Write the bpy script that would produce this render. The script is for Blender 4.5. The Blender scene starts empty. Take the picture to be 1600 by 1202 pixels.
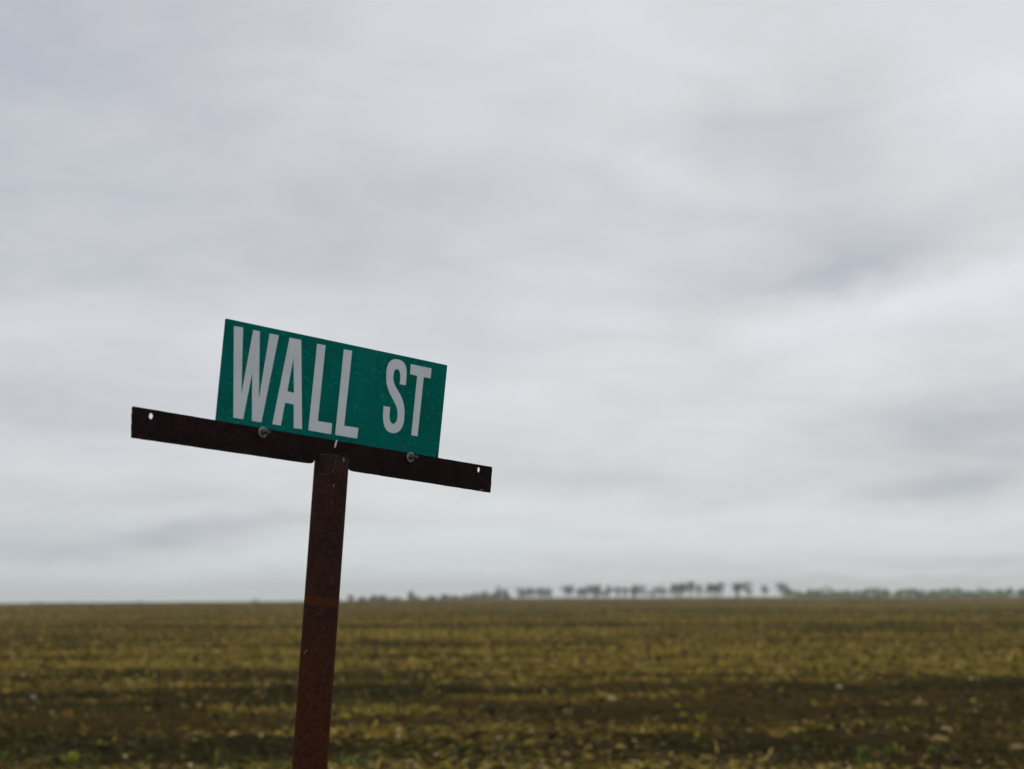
import bpy, math, random
import numpy as np
from mathutils import Vector, Matrix
C = bpy.context.scene
COL = C.collection
rnd = random.Random(11)
rng = np.random.default_rng(7)
PI = math.pi

# ------------------------------------------------------------------ camera
F = 2300.0                       # focal length in pixels of the 1600 px wide photograph
CX, CY = 800.0, 601.0
CAM_H = 1.6
PITCH = math.atan(327.5 / F)
ROLL = math.radians(-0.17)
cd = bpy.data.cameras.new('camera')
cd.sensor_width = 36.0
cd.lens = F / 1600 * 36.0
cd.clip_start = 0.05
cd.clip_end = 30000
cam = bpy.data.objects.new('camera', cd)
COL.objects.link(cam)
M = Matrix.Rotation(PI / 2 + PITCH, 4, 'X') @ Matrix.Rotation(ROLL, 4, 'Z')
M = Matrix.Translation((0, 0, CAM_H)) @ M
cam.matrix_world = M
C.camera = cam
D0 = 2.83                        # distance of the sign along the optical axis
cd.dof.use_dof = True
cd.dof.focus_distance = 2.80
cd.dof.aperture_fstop = 3.9
MR = M.to_3x3()

def ray(px, py):
    return (MR @ Vector(((px - CX) / F, -(py - CY) / F, -1.0)))

def ray_h(px, py, dist):
    """point on the sight line at horizontal distance dist"""
    r = ray(px, py)
    return Vector((0, 0, CAM_H)) + r * (dist / r.y)

# ------------------------------------------------------------------ render / view
C.view_settings.view_transform = 'Standard'
C.view_settings.look = 'None'
C.view_settings.exposure = 0.0
C.view_settings.gamma = 1.0
C.render.engine = 'CYCLES'
C.cycles.volume_bounces = 3
C.cycles.max_bounces = 8
C.cycles.use_denoising = True

# ------------------------------------------------------------------ node helpers
class NT:
    def __init__(self, tree):
        self.t = tree
    def n(self, typ, **kw):
        nd = self.t.nodes.new(typ)
        for k, v in kw.items():
            if k.startswith('in_'):
                nd.inputs[k[3:]].default_value = v
            else:
                setattr(nd, k, v)
        return nd
    def l(self, a, b):
        self.t.links.new(a, b)
    def put(self, sock, v):
        if isinstance(v, (int, float)):
            sock.default_value = v
        elif isinstance(v, (tuple, list)):
            sock.default_value = tuple(v) + ((1,) if len(sock.default_value) == 4 and len(v) == 3 else ())
        else:
            self.l(v, sock)
    def math(self, op, a, b=None, c=None, clamp=False):
        nd = self.n('ShaderNodeMath', operation=op, use_clamp=clamp)
        self.put(nd.inputs[0], a)
        if b is not None: self.put(nd.inputs[1], b)
        if c is not None: self.put(nd.inputs[2], c)
        return nd.outputs[0]
    def vmath(self, op, a, b=None):
        nd = self.n('ShaderNodeVectorMath', operation=op)
        self.put(nd.inputs[0], a)
        if b is not None: self.put(nd.inputs[1], b)
        return nd.outputs[0]
    def mix(self, f, a, b, blend='MIX'):
        nd = self.n('ShaderNodeMix', data_type='RGBA', blend_type=blend)
        self.put(nd.inputs[0], f); self.put(nd.inputs[6], a); self.put(nd.inputs[7], b)
        return nd.outputs[2]
    def mapr(self, v, a, b, c=0.0, d=1.0, smooth=True):
        nd = self.n('ShaderNodeMapRange')
        nd.interpolation_type = 'SMOOTHSTEP' if smooth else 'LINEAR'
        self.put(nd.inputs[0], v)
        for i, q in enumerate((a, b, c, d)): self.put(nd.inputs[i + 1], q)
        return nd.outputs[0]
    def noise(self, vec, scale, detail=4, rough=0.55, dist=0.0, out=0):
        nd = self.n('ShaderNodeTexNoise')
        self.l(vec, nd.inputs['Vector'])
        nd.inputs['Scale'].default_value = scale
        nd.inputs['Detail'].default_value = detail
        nd.inputs['Roughness'].default_value = rough
        nd.inputs['Distortion'].default_value = dist
        return nd.outputs[out]
    def scaled(self, vec, s, loc=(0, 0, 0)):
        nd = self.n('ShaderNodeMapping')
        self.l(vec, nd.inputs[0])
        nd.inputs['Scale'].default_value = s
        nd.inputs['Location'].default_value = loc
        return nd.outputs[0]

# ------------------------------------------------------------------ world (overcast sky)
SUN_EL, SUN_AZ = math.radians(52), math.radians(28)     # azimuth measured from +Y towards +X
W = bpy.data.worlds.new('World')
C.world = W
W.use_nodes = True
W.node_tree.nodes.clear()
w = NT(W.node_tree)
tc = w.n('ShaderNodeTexCoord')
G = tc.outputs['Generated']
sky = w.n('ShaderNodeTexSky', sky_type='NISHITA')
sky.sun_disc = False
sky.sun_elevation = SUN_EL
sky.sun_rotation = SUN_AZ
sep = w.n('ShaderNodeSeparateXYZ'); w.l(G, sep.inputs[0])
# cloud layer: directions bent by low noise, so the banks get ragged edges
wn = w.n('ShaderNodeTexNoise'); w.l(w.scaled(G, (1, 1, 1.5)), wn.inputs['Vector'])
wn.inputs['Scale'].default_value = 5.0; wn.inputs['Detail'].default_value = 5; wn.inputs['Roughness'].default_value = 0.6
wsep = w.n('ShaderNodeSeparateXYZ'); w.l(wn.outputs['Color'], wsep.inputs[0])
az = w.math('MULTIPLY', w.math('ARCTAN2', sep.outputs[0], sep.outputs[1]), 180 / PI)
el = w.math('MULTIPLY', w.math('ARCSINE', sep.outputs[2]), 180 / PI)
az_w = w.math('ADD', az, w.math('MULTIPLY_ADD', wsep.outputs[0], 9.0, -4.5))
el_w = w.math('ADD', el, w.math('MULTIPLY_ADD', wsep.outputs[1], 3.6, -1.8))

def azel(px, py):
    r = ray(px, py).normalized()
    return math.degrees(math.atan2(r.x, r.y)), math.degrees(math.asin(r.z))
DEG = 180 / PI / F
# (px, py, half width px, half height px, strength, rotation degrees in the sky)
banks = [
    (60, 40, 420, 190, -0.105, 8), (150, 330, 420, 260, -0.03, 0), (1330, 290, 210, 130, -0.05, 10), (1370, 480, 260, 34, 0.06, 9), (1010, 512, 230, 22, 0.035, 3), (1230, 60, 300, 60, 0.02, 10), (1130, 190, 40, 60, -0.03, 30), (700, 230, 300, 50, 0.02, 6), (640, 315, 190, 50, -0.05, 4),
    (330, 560, 330, 110, -0.01, 0),
    (720, 110, 260, 130, 0.01, 0), (1000, 60, 420, 120, 0.05, 0),
    (1590, 110, 150, 110, 0.10, 25), (1250, 205, 230, 90, -0.035, 20), (1060, 265, 120, 30, 0.06, -14),
    (1330, 390, 300, 60, -0.085, 12), (1480, 300, 110, 60, 0.03, 20), (780, 440, 420, 60, -0.03, 0),
    (1300, 545, 420, 75, 0.085, 6), (1130, 540, 100, 40, -0.05, -20), (1560, 520, 120, 45, -0.03, 0), (1480, 450, 240, 20, 0.07, 9), (1290, 425, 200, 22, -0.05, 10),
    (1560, 640, 170, 60, -0.14, 4), (1500, 740, 260, 32, -0.13, 3), (1350, 690, 120, 30, -0.02, 0),
    (940, 735, 180, 30, -0.10, -4), (900, 640, 330, 60, 0.02, 0), (1000, 790, 500, 28, 0.05, 0),
    (90, 640, 190, 60, -0.035, 0), (90, 830, 320, 28, -0.11, 0), (330, 812, 150, 15, -0.07, 2),
    (50, 760, 300, 25, -0.02, 0), (300, 885, 420, 18, 0.07, 0), (250, 730, 420, 40, 0.03, 0),
    (1500, 815, 260, 16, 0.04, 0), (1480, 872, 220, 12, -0.05, 0), (880, 850, 420, 18, 0.05, 0),
    (1150, 885, 300, 8, -0.04, 0), (1360, 903, 330, 5, -0.05, 0), (1250, 890, 500, 6, 0.03, 0),
]
acc = None
for (bx, by, sx, sy, amp, rot) in banks:
    a0, e0 = azel(bx, by)
    da = w.math('SUBTRACT', az_w, a0 + 0.0)
    de = w.math('SUBTRACT', el_w, e0 + 0.0)
    cr, sr = math.cos(math.radians(rot)), math.sin(math.radians(rot))
    p = w.math('MULTIPLY', w.math('ADD', w.math('MULTIPLY', da, cr), w.math('MULTIPLY', de, sr)), 1 / (sx * DEG))
    q = w.math('MULTIPLY', w.math('SUBTRACT', w.math('MULTIPLY', de, cr), w.math('MULTIPLY', da, sr)), 1 / (sy * DEG))
    s = w.math('ADD', w.math('MULTIPLY', p, p), w.math('MULTIPLY', q, q))
    g = w.math('MULTIPLY', w.math('EXPONENT', w.math('MULTIPLY', s, -0.8)), amp * 1.3)
    acc = g if acc is None else w.math('ADD', acc, g)
# the cloud deck is a ceiling: noise lives on a flat layer overhead, so it foreshortens towards the horizon
den = w.math('ADD', w.math('MAXIMUM', sep.outputs[2], 0.0), 0.16)
deck = w.n('ShaderNodeCombineXYZ')
w.l(w.math('DIVIDE', sep.outputs[0], den), deck.inputs[0]); w.l(w.math('DIVIDE', sep.outputs[1], den), deck.inputs[1])
dk = w.n('ShaderNodeMapping'); w.l(deck.outputs[0], dk.inputs[0]); dk.inputs['Rotation'].default_value = (0, 0, math.radians(-24)); dk.inputs['Scale'].default_value = (1.0, 1.25, 1)
dk.inputs['Location'].default_value = (5.3, 2.1, 0)
nA = w.noise(dk.outputs[0], 1.15, 7, 0.50, 0.55)
nB = w.noise(dk.outputs[0], 3.6, 6, 0.58, 0.9)
L = w.math('ADD', acc, 0.535)
L = w.math('ADD', L, w.math('MULTIPLY_ADD', nA, 0.31, -0.155))
L = w.math('ADD', L, w.math('MULTIPLY_ADD', w.math('MULTIPLY', w.math('SUBTRACT', nB, 0.5), w.mapr(el, 1.0, 9.0, 0.5, 1.0)), 0.19, 0.0))
L = w.math('ADD', L, w.mapr(el, 0.2, 3.5, -0.015, 0.0))
cr_ = w.n('ShaderNodeValToRGB'); w.l(L, cr_.inputs[0])
e = cr_.color_ramp.elements
e[0].position = 0.30; e[0].color = (0.40, 0.43, 0.49, 1)
e[1].position = 0.72; e[1].color = (0.725, 0.75, 0.775, 1)
for p_, c_ in ((0.40, (0.505, 0.515, 0.543)), (0.48, (0.582, 0.59, 0.606)), (0.55, (0.633, 0.645, 0.657)), (0.62, (0.67, 0.69, 0.707))):
    x_ = e.new(p_); x_.color = c_ + (1,)
# low sky turns a little greener and paler, as in the photograph
hz = w.mapr(el, 0.0, 5.5, 1.0, 0.0)
colr = w.mix(w.math('MULTIPLY', hz, 0.9), cr_.outputs[0], w.mix(1.0, cr_.outputs[0], (0.925, 0.988, 1.018), 'MULTIPLY'))
pur = w.mapr(w.noise(G, 4.2, 3), 0.45, 0.7)
colr = w.mix(w.math('MULTIPLY', pur, 0.5), colr, w.mix(1.0, colr, (1.015, 0.985, 1.0), 'MULTIPLY'))
colr = w.mix(w.mapr(az_w, -2.0, -17.0), colr, w.mix(1.0, colr, (0.975, 0.982, 0.998), 'MULTIPLY'))
colr = w.mix(w.mapr(az_w, -4.0, 8.0), colr, w.mix(1.0, colr, (1.008, 1.0, 0.988), 'MULTIPLY'))
behind = w.mapr(sep.outputs[1], 0.3, -0.5, 1.0, 1.22)  # unseen sky behind the camera, brightness added to fill the sign's front
bv = w.n('ShaderNodeCombineXYZ')
for k_ in range(3): w.l(behind, bv.inputs[k_])
colr = w.mix(1.0, colr, bv.outputs[0], 'MULTIPLY')
skyc = w.mix(1.0, sky.outputs[0], (0.10, 0.10, 0.10), 'MULTIPLY')
cl10 = w.mix(1.0, colr, (9.7, 9.7, 9.7), 'MULTIPLY')
tot = w.mix(1.0, cl10, skyc, 'ADD')
bg = w.n('ShaderNodeBackground')
w.l(tot, bg.inputs[0]); bg.inputs[1].default_value = 0.10
wo = w.n('ShaderNodeOutputWorld'); w.l(bg.outputs[0], wo.inputs[0])

sd = bpy.data.lights.new('sun', 'SUN')
sd.energy = 0.8
sd.angle = math.radians(20)
sd.color = (1.0, 0.97, 0.92)
so = bpy.data.objects.new('sun', sd)
COL.objects.link(so)
so.rotation_euler = (PI / 2 - SUN_EL, 0, PI - SUN_AZ)
so.location = (0, 0, 40)

# ------------------------------------------------------------------ object helpers
def tag(o, label=None, cat=None, group=None, kind=None):
    if label: o['label'] = label
    if cat: o['category'] = cat
    if group: o['group'] = group
    if kind: o['kind'] = kind
    return o

def empty(name, loc, rz=0.0):
    o = bpy.data.objects.new(name, None)
    o.empty_display_size = 0.2
    o.location = loc; o.rotation_euler = (0, 0, rz)
    COL.objects.link(o)
    return o

def mesh_obj(name, verts, faces, mats, parent=None, midx=None, smooth=False, loc=(0, 0, 0)):
    me = bpy.data.meshes.new(name)
    me.from_pydata([tuple(v) for v in verts], [], [tuple(f) for f in faces])
    if not isinstance(mats, (list, tuple)): mats = [mats]
    for m in mats: me.materials.append(m)
    if midx is not None: me.polygons.foreach_set('material_index', np.asarray(midx, dtype=np.int32))
    if smooth: me.polygons.foreach_set('use_smooth', [True] * len(me.polygons))
    me.update()
    o = bpy.data.objects.new(name, me)
    COL.objects.link(o)
    o.location = loc
    if parent: o.parent = parent
    return o

def mat(name):
    m = bpy.data.materials.new(name)
    m.use_nodes = True
    t = NT(m.node_tree)
    b = m.node_tree.nodes['Principled BSDF']
    tcn = t.n('ShaderNodeTexCoord')
    return m, t, b, tcn.outputs['Object']

# ------------------------------------------------------------------ numpy noise
class VN:
    def __init__(self, seed):
        r = np.random.default_rng(seed)
        self.g = r.random((256, 256))
    def __call__(self, x, y):
        xi = np.floor(x).astype(int); yi = np.floor(y).astype(int)
        fx = x - xi; fy = y - yi
        fx = fx * fx * (3 - 2 * fx); fy = fy * fy * (3 - 2 * fy)
        g = self.g
        a = g[xi & 255, yi & 255]; b = g[(xi + 1) & 255, yi & 255]
        c = g[xi & 255, (yi + 1) & 255]; d = g[(xi + 1) & 255, (yi + 1) & 255]
        return (a * (1 - fx) + b * fx) * (1 - fy) + (c * (1 - fx) + d * fx) * fy
def fbm(vn, x, y, oct=4, gain=0.5):
    s = 0; a = 1; t = 0
    for i in range(oct):
        s = s + a * vn(x * 2 ** i + 17.3 * i, y * 2 ** i + 9.1 * i); t += a; a *= gain
    return s / t
V1, V2, V3, V4, V5 = [VN(k) for k in (1, 2, 3, 4, 5)]
def sstep(x, a, b):
    t = np.clip((x - a) / (b - a), 0, 1)
    return t * t * (3 - 2 * t)

# ------------------------------------------------------------------ terrain
def px_of(x, y):                       # column in the photograph that a ground direction falls on
    return CX + F * x / np.maximum(y, 0.5)
def base_z(x, y):
    """large shape: level field whose far edge falls away, nearer on the left than on the right"""
    p = np.where(y > 1, px_of(x, y), 0)
    dist = np.hypot(x, y)
    edge = 330 + 40 * sstep(p, 0, 480) + 245 * sstep(p, 490, 730) + 95 * sstep(p, 800, 1500)
    over = np.maximum(dist - edge, 0)
    drop = np.minimum(over * 0.028, 27.0)
    und = (fbm(V4, x / 70.0, y / 45.0, 3) - 0.5) * 0.30 * sstep(dist, 8, 120)
    return -drop + und * (over < 1)
def straw_mask(x, y):
    """how much dry residue lies on the soil"""
    d = np.hypot(x, y)
    wy = y + (fbm(V1, x / 9, y / 9, 3) - 0.5) * 5.0
    n1 = fbm(V1, x / 11.0 + 3, wy / 1.5, 4)
    n2 = fbm(V2, x / 40.0, wy / 5.0 + 9, 3)
    n3 = fbm(V3, x / 2.2, y / 1.1, 3)
    s = 0.62 * n1 + 0.55 * n2 + 0.40 * n3 - 0.655
    s = s + 0.125 * sstep(d + (n2 - .5) * 26 + (n1 - .5) * 12, 15, 58) + 0.05 * sstep(d, 60, 200)
    n4 = fbm(V4, x / 45.0, wy / 1.9 + 5, 3); n5 = fbm(V5, x / 140.0, y / 8.0 + 2, 3)
    s = s + (n4 - .5) * .62 * sstep(d, 26, 50) * (1 - sstep(d, 110, 240)) + (n5 - .5) * .7 * sstep(d, 60, 120)
    p = px_of(x, y)
    def streak(dc, wd, p0, p1, amp, tilt=0.0):
        c = dc * (1 + tilt * (p - (p0 + p1) / 2) / 1000.0) + (n2 - .5) * 3 * dc / 40
        return 1.35 * amp * np.exp(-((wy - c) / wd) ** 2) * sstep(p, p0 - 60, p0 + 60) * (1 - sstep(p, p1 - 60, p1 + 60)) * (0.3 + 1.4 * n3)
    s = s + streak(60, 3.4, 530, 960, 0.46, 0.12) + streak(52, 2.6, 300, 520, 0.32) + streak(36.5, 1.6, 200, 380, 0.30)
    s = s + streak(41, 2.2, 720, 1300, 0.32) + streak(30.5, 1.4, 700, 1600, 0.12) + streak(47, 3.0, 1000, 1600, 0.16)
    s = s + streak(20.2, 0.9, 290, 760, 0.20) + streak(20, 0.8, 340, 480, 0.10)
    s = s - streak(24.0, 7.5, 860, 1800, 0.035) - streak(17.6, 1.7, 20, 440, 0.14) - streak(26, 2.2, 420, 760, 0.10) - streak(22.3, 1.6, 380, 760, 0.10)
    s = s + 0.34 * (1 - sstep(d, 13.7, 14.9)) * (0.4 + n3)
    return np.clip(s, 0, 1)
def relief(x, y):
    d = np.hypot(x, y)
    a = np.clip(1.3 - d / 160.0, 0.25, 1.0)
    r = (fbm(V2, x / 0.9, y / 0.55, 3) - 0.5) * 0.085
    r = r + (fbm(V3, x / 0.24, y / 0.22, 3) - 0.5) * 0.065
    lump = np.maximum(V5(x / 0.17, y / 0.17) - 0.62, 0) * 0.16
    fur = np.sin((y + 0.8 * fbm(V1, x / 12, y / 12, 2)) * 2 * PI / 0.76) * 0.014
    return (r + lump + fur) * a * sstep(d, 2, 9)
def ground_z(x, y):
    return base_z(x, y) + relief(x, y)

def polar_ground():
    front = np.linspace(-30, 30, 760)
    back = np.linspace(30, 330, 102)[1:-1]
    ang = np.radians(np.concatenate([front, back]))
    rad = [0.4, 0.9, 1.6, 2.5, 3.6, 4.8, 6.0, 7.4, 9.0]
    r = 10.0
    while r < 70: rad.append(r); r *= 1.0044
    while r < 260: rad.append(r); r *= 1.010
    while r < 2600: rad.append(r); r *= 1.035
    rad = np.array(rad)
    A, R_ = np.meshgrid(ang, rad)
    x = (R_ * np.sin(A)); y = (R_ * np.cos(A))
    z = ground_z(x, y)
    na, nr = len(ang), len(rad)
    co = np.stack([x, y, z], -1).reshape(-1, 3)
    co = np.concatenate([co, [[0, 0, 0]]])
    i = np.arange(nr - 1)[:, None] * na; j = np.arange(na)[None, :]; j2 = (j + 1) % na
    q = np.stack([i + j, i + na + j, i + na + j2, i + j2], -1).reshape(-1, 4)
    tri = np.stack([np.full(na, len(co) - 1), np.arange(na), (np.arange(na) + 1) % na], -1)
    me = bpy.data.meshes.new('ground')
    me.vertices.add(len(co)); me.vertices.foreach_set('co', co.ravel())
    nl = q.size + tri.size
    me.loops.add(nl)
    me.loops.foreach_set('vertex_index', np.concatenate([q[:, ::-1].ravel(), tri.ravel()]).astype(np.int32))
    me.polygons.add(len(q) + len(tri))
    st = np.concatenate([np.arange(len(q)) * 4, q.size + np.arange(len(tri)) * 3]).astype(np.int32)
    me.polygons.foreach_set('loop_start', st)
    me.update(calc_edges=True)
    me.validate()
    at = me.attributes.new('straw', 'FLOAT', 'POINT')
    s = straw_mask(co[:, 0], np.maximum(co[:, 1], 0.01))
    at.data.foreach_set('value', s.astype(np.float32))
    me.polygons.foreach_set('use_smooth', [True] * len(me.polygons))
    me.update()
    o = bpy.data.objects.new('ground', me)
    COL.objects.link(o)
    return o

gm, t, b, ob = mat('field_soil')
att = t.n('ShaderNodeAttribute'); att.attribute_name = 'straw'
s_ = att.outputs['Fac']
n1 = t.noise(ob, 9.0, 5, 0.6)
n2 = t.noise(t.scaled(ob, (0.5, 1.2, 1)), 1.3, 5, 0.6)
n3 = t.noise(t.scaled(ob, (0.25, 1.0, 1)), 0.35, 4, 0.6)
soil = t.mix(t.mapr(n1, 0.35, 0.65), (0.013, 0.0115, 0.0042), (0.040, 0.032, 0.0110))
soil = t.mix(t.mapr(n3, 0.4, 0.62, 0, 0.6), soil, (0.070, 0.046, 0.013))
straw = t.mix(t.mapr(n2, 0.40, 0.62), (0.235, 0.152, 0.026), (0.112, 0.094, 0.014))
straw = t.mix(t.mapr(n1, 0.52, 0.70), straw, (0.36, 0.26, 0.055))
cover = t.math('ADD', t.math('MULTIPLY', s_, 1.5), t.math('MULTIPLY_ADD', n1, 1.1, -0.62))
colg = t.mix(t.mapr(cover, 0.14, 0.74), soil, straw)
t.l(colg, b.inputs['Base Color'])
b.inputs['Roughness'].default_value = 0.95
b.inputs['Specular IOR Level'].default_value = 0.0
bp = t.n('ShaderNodeBump'); bp.inputs['Strength'].default_value = 0.8; bp.inputs['Distance'].default_value = 0.05
t.l(t.noise(ob, 22, 5, 0.65), bp.inputs['Height']); t.l(bp.outputs[0], b.inputs['Normal'])
ground = polar_ground()
ground.data.materials.append(gm)
tag(ground, 'dark ploughed field strewn with yellow crop stubble running to the horizon', kind='structure')

# ------------------------------------------------------------------ residue, sprouts, clods: uncountable stuff
def plain(name, col, rough=0.9, var=0.35, scale=3.0, spec=0.05, sub=None):
    m, t, b, ob = mat(name)
    n = t.noise(ob, scale, 4, 0.6)
    dark = tuple(c * (1 - var) for c in col); light = tuple(min(1, c * (1 + var)) for c in col)
    t.l(t.mix(t.mapr(n, 0.35, 0.65), dark, light), b.inputs['Base Color'])
    b.inputs['Roughness'].default_value = rough
    b.inputs['Specular IOR Level'].default_value = spec
    return m
straw_mats = [plain('dry_straw', (0.34, 0.235, 0.060)), plain('olive_straw', (0.19, 0.155, 0.020)),
              plain('bleached_husk', (0.42, 0.33, 0.17)), plain('brown_leaf', (0.12, 0.068, 0.024))]
green_mats = [plain('sprout_green', (0.10, 0.115, 0.020)), plain('weed_green', (0.075, 0.10, 0.022))]

def scatter_points(n, dmin, dmax, dens, pw=1.0):
    """random points in the front sector, thinned by dens(x, y)"""
    out = []
    while sum(len(o) for o in out) < n:
        u = rng.random(n)
        d = dmin * (dmax / dmin) ** (u ** pw)
        a = np.radians(rng.uniform(-27, 27, n))
        x = d * np.sin(a); y = d * np.cos(a)
        k = rng.random(n) < dens(x, y)
        out.append(np.stack([x[k], y[k]], -1))
    return np.concatenate(out)[:n]

def bits(name, n, dmin, dmax, dens, lmin, lmax, wmin, wmax, mats, probs, lift=0.02, stand=0.35, grow=0.0):
    P = scatter_points(n, dmin, dmax, dens)
    d = np.hypot(P[:, 0], P[:, 1])
    z = ground_z(P[:, 0], P[:, 1])
    g = 1 + grow * np.maximum(d - 20, 0)
    Ln = rng.uniform(lmin, lmax, n) * g * (0.6 + 0.8 * rng.random(n)); Wd = rng.uniform(wmin, wmax, n) * g
    th = rng.uniform(0, 2 * PI, n); el_ = rng.normal(0, stand, n); ro = rng.uniform(-1.2, 1.2, n)
    dx = np.cos(th) * np.cos(el_); dy = np.sin(th) * np.cos(el_); dz = np.abs(np.sin(el_))
    dirv = np.stack([dx, dy, dz], -1)
    side = np.stack([-np.sin(th) * np.cos(ro), np.cos(th) * np.cos(ro), np.sin(ro)], -1)
    c0 = np.stack([P[:, 0], P[:, 1], z + lift * rng.random(n)], -1)
    bend = np.stack([rng.normal(0, .15, n), rng.normal(0, .15, n), -0.15 + rng.normal(0, .12, n)], -1) * Ln[:, None]
    p0 = c0; p1 = c0 + dirv * Ln[:, None] * .5; p2 = c0 + dirv * Ln[:, None] + bend
    v = []
    for p, f in ((p0, .7), (p1, 1.0), (p2, .25)):
        v += [p - side * (Wd * f / 2)[:, None], p + side * (Wd * f / 2)[:, None]]
    v = np.stack(v, 1).reshape(-1, 3)
    b0 = np.arange(n)[:, None] * 6
    q = np.concatenate([b0 + np.array([0, 1, 3, 2]), b0 + np.array([2, 3, 5, 4])], 0)
    me = bpy.data.meshes.new(name)
    me.vertices.add(len(v)); me.vertices.foreach_set('co', v.ravel())
    me.loops.add(q.size); me.loops.foreach_set('vertex_index', q.ravel().astype(np.int32))
    me.polygons.add(len(q)); me.polygons.foreach_set('loop_start', (np.arange(len(q)) * 4).astype(np.int32))
    mi = rng.choice(len(mats), n, p=probs)
    for m in mats: me.materials.append(m)
    me.update(calc_edges=True)
    me.polygons.foreach_set('material_index', np.concatenate([mi, mi]).astype(np.int32))
    me.update()
    o = bpy.data.objects.new(name, me); COL.objects.link(o)
    return o
sdens = lambda x, y: np.clip(0.012 + 2.6 * straw_mask(x, y) ** 1.7, 0, 1) * (0.45 + 0.55 * sstep(y, 20, 34))
o = bits('crop_residue', 46000, 10.5, 95, sdens, 0.04, 0.12, 0.012, 0.035, straw_mats, [.42, .36, .06, .16], grow=0.006)
tag(o, 'scattered dry stalks and husks lying over the whole field', 'crop residue', kind='stuff')
o = bits('stubble', 36000, 15, 330, lambda x, y: np.clip(0.05 + 2.6 * straw_mask(x, y) ** 1.6, 0, 1) * (0.04 + 0.96 * sstep(y + 14 * (fbm(V3, x / 6, y / 5, 2) - .5), 16, 52)), 0.06, 0.13, 0.04, 0.10,
         [straw_mats[0], straw_mats[1], plain('dark_stubble', (0.040, 0.029, 0.010))], [.30, .34, .36], stand=0.8, grow=0.005)
tag(o, 'low standing stubble clumps over the middle and far field', 'stubble', kind='stuff')
gd = lambda x, y: np.clip((fbm(V5, x / 2.6, y / 1.6, 3) - 0.60) * 7, 0, 1) * np.clip(1.4 - y / 60, 0.1, 1) + 0.004
o = bits('green_sprouts', 2600, 10.5, 75, gd, 0.05, 0.13, 0.010, 0.026, green_mats, [.7, .3], stand=0.9, grow=0.004)
tag(o, 'thin green sprouts coming up in patches of the field', 'sprouts', kind='stuff')
def lumps(name, n, dmin, dmax, dens, smin, smax, mats, probs):
    P = scatter_points(n, dmin, dmax, dens)
    ico = np.array([(0, 0, 1), (.894, 0, .447), (.276, .851, .447), (-.724, .526, .447), (-.724, -.526, .447), (.276, -.851, .447),
                    (.724, .526, -.447), (-.276, .851, -.447), (-.894, 0, -.447), (-.276, -.851, -.447), (.724, -.526, -.447), (0, 0, -1)])
    fc = np.array([(0,1,2),(0,2,3),(0,3,4),(0,4,5),(0,5,1),(1,6,2),(2,7,3),(3,8,4),(4,9,5),(5,10,1),(6,7,2),(7,8,3),(8,9,4),(9,10,5),(10,6,1),(11,7,6),(11,8,7),(11,9,8),(11,10,9),(11,6,10)])
    S = rng.uniform(smin, smax, (n, 1, 1)) * rng.uniform(0.6, 1.4, (n, 1, 3)) * np.array([1, 1, .62])
    jit = 1 + rng.uniform(-.28, .28, (n, 12, 1))
    z = ground_z(P[:, 0], P[:, 1])
    v = ico[None] * jit * S + np.stack([P[:, 0], P[:, 1], z], -1)[:, None, :]
    v = v.reshape(-1, 3)
    q = (np.arange(n)[:, None, None] * 12 + fc[None]).reshape(-1, 3)
    me = bpy.data.meshes.new(name)
    me.vertices.add(len(v)); me.vertices.foreach_set('co', v.ravel())
    me.loops.add(q.size); me.loops.foreach_set('vertex_index', q.ravel().astype(np.int32))
    me.polygons.add(len(q)); me.polygons.foreach_set('loop_start', (np.arange(len(q)) * 3).astype(np.int32))
    mi = np.repeat(rng.choice(len(mats), n, p=probs), 20)
    for m in mats: me.materials.append(m)
    me.update(calc_edges=True)
    me.polygons.foreach_set('material_index', mi.astype(np.int32))
    me.update()
    o = bpy.data.objects.new(name, me); COL.objects.link(o)
    return o
soil_mats = [plain('dark_clod', (0.030, 0.023, 0.009), scale=20), plain('brown_clod', (0.060, 0.041, 0.014), scale=20), plain('grey_clod', (0.070, 0.055, 0.028), scale=20)]
o = lumps('soil_clods', 14000, 10.5, 60, lambda x, y: np.full_like(x, 0.9), 0.02, 0.055, soil_mats, [.55, .37, .08])
tag(o, 'rough clods of dark turned soil', 'soil clods', kind='stuff')
o = lumps('gravel', 2600, 11.5, 15.5, lambda x, y: np.clip(15.4 - y, 0.05, 1), 0.012, 0.035,
          [plain('tan_gravel', (0.19, 0.125, 0.055), scale=20), plain('pale_gravel', (0.28, 0.21, 0.11), scale=20), soil_mats[1]], [.5, .2, .3])
tag(o, 'tan gravel along the near edge of the field', 'gravel', kind='stuff')

# ------------------------------------------------------------------ single stones, husks and weeds near the camera
def ground_at(px, py):
    r = ray(px, py)
    k = CAM_H / -r.z
    x, y = r.x * k, r.y * k
    return float(x), float(y), float(ground_z(np.array([x]), np.array([y]))[0])
def stone(px, py, wpx, col, label, flat=0.55, group='pale stones lying on the soil', cat='stone', name='stone'):
    x, y, z = ground_at(px, py)
    R = wpx / F * y / 2
    m = plain(name + '_surface', col, scale=25, var=0.3)
    import bmesh
    bm = bmesh.new()
    bmesh.ops.create_icosphere(bm, subdivisions=3, radius=1)
    s = rnd.random() * 50
    for v in bm.verts:
        c = v.co
        k = 1 + 0.28 * (math.sin(c.x * 3.1 + s) * math.cos(c.y * 2.7 + s * 2)) + 0.12 * math.sin(c.z * 7 + c.x * 6 + s) + 0.05 * rnd.random()
        v.co = Vector((c.x * R * k, c.y * R * 0.8 * k, max(c.z, -0.5) * R * flat * k))
    me = bpy.data.meshes.new(name); bm.to_mesh(me); bm.free()
    me.materials.append(m)
    o = bpy.data.objects.new(name, me); COL.objects.link(o)
    o.location = (x, y, z + R * flat * 0.35); o.rotation_euler = (0, 0, rnd.random() * 6)
    tag(o, label, cat, group)
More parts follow.
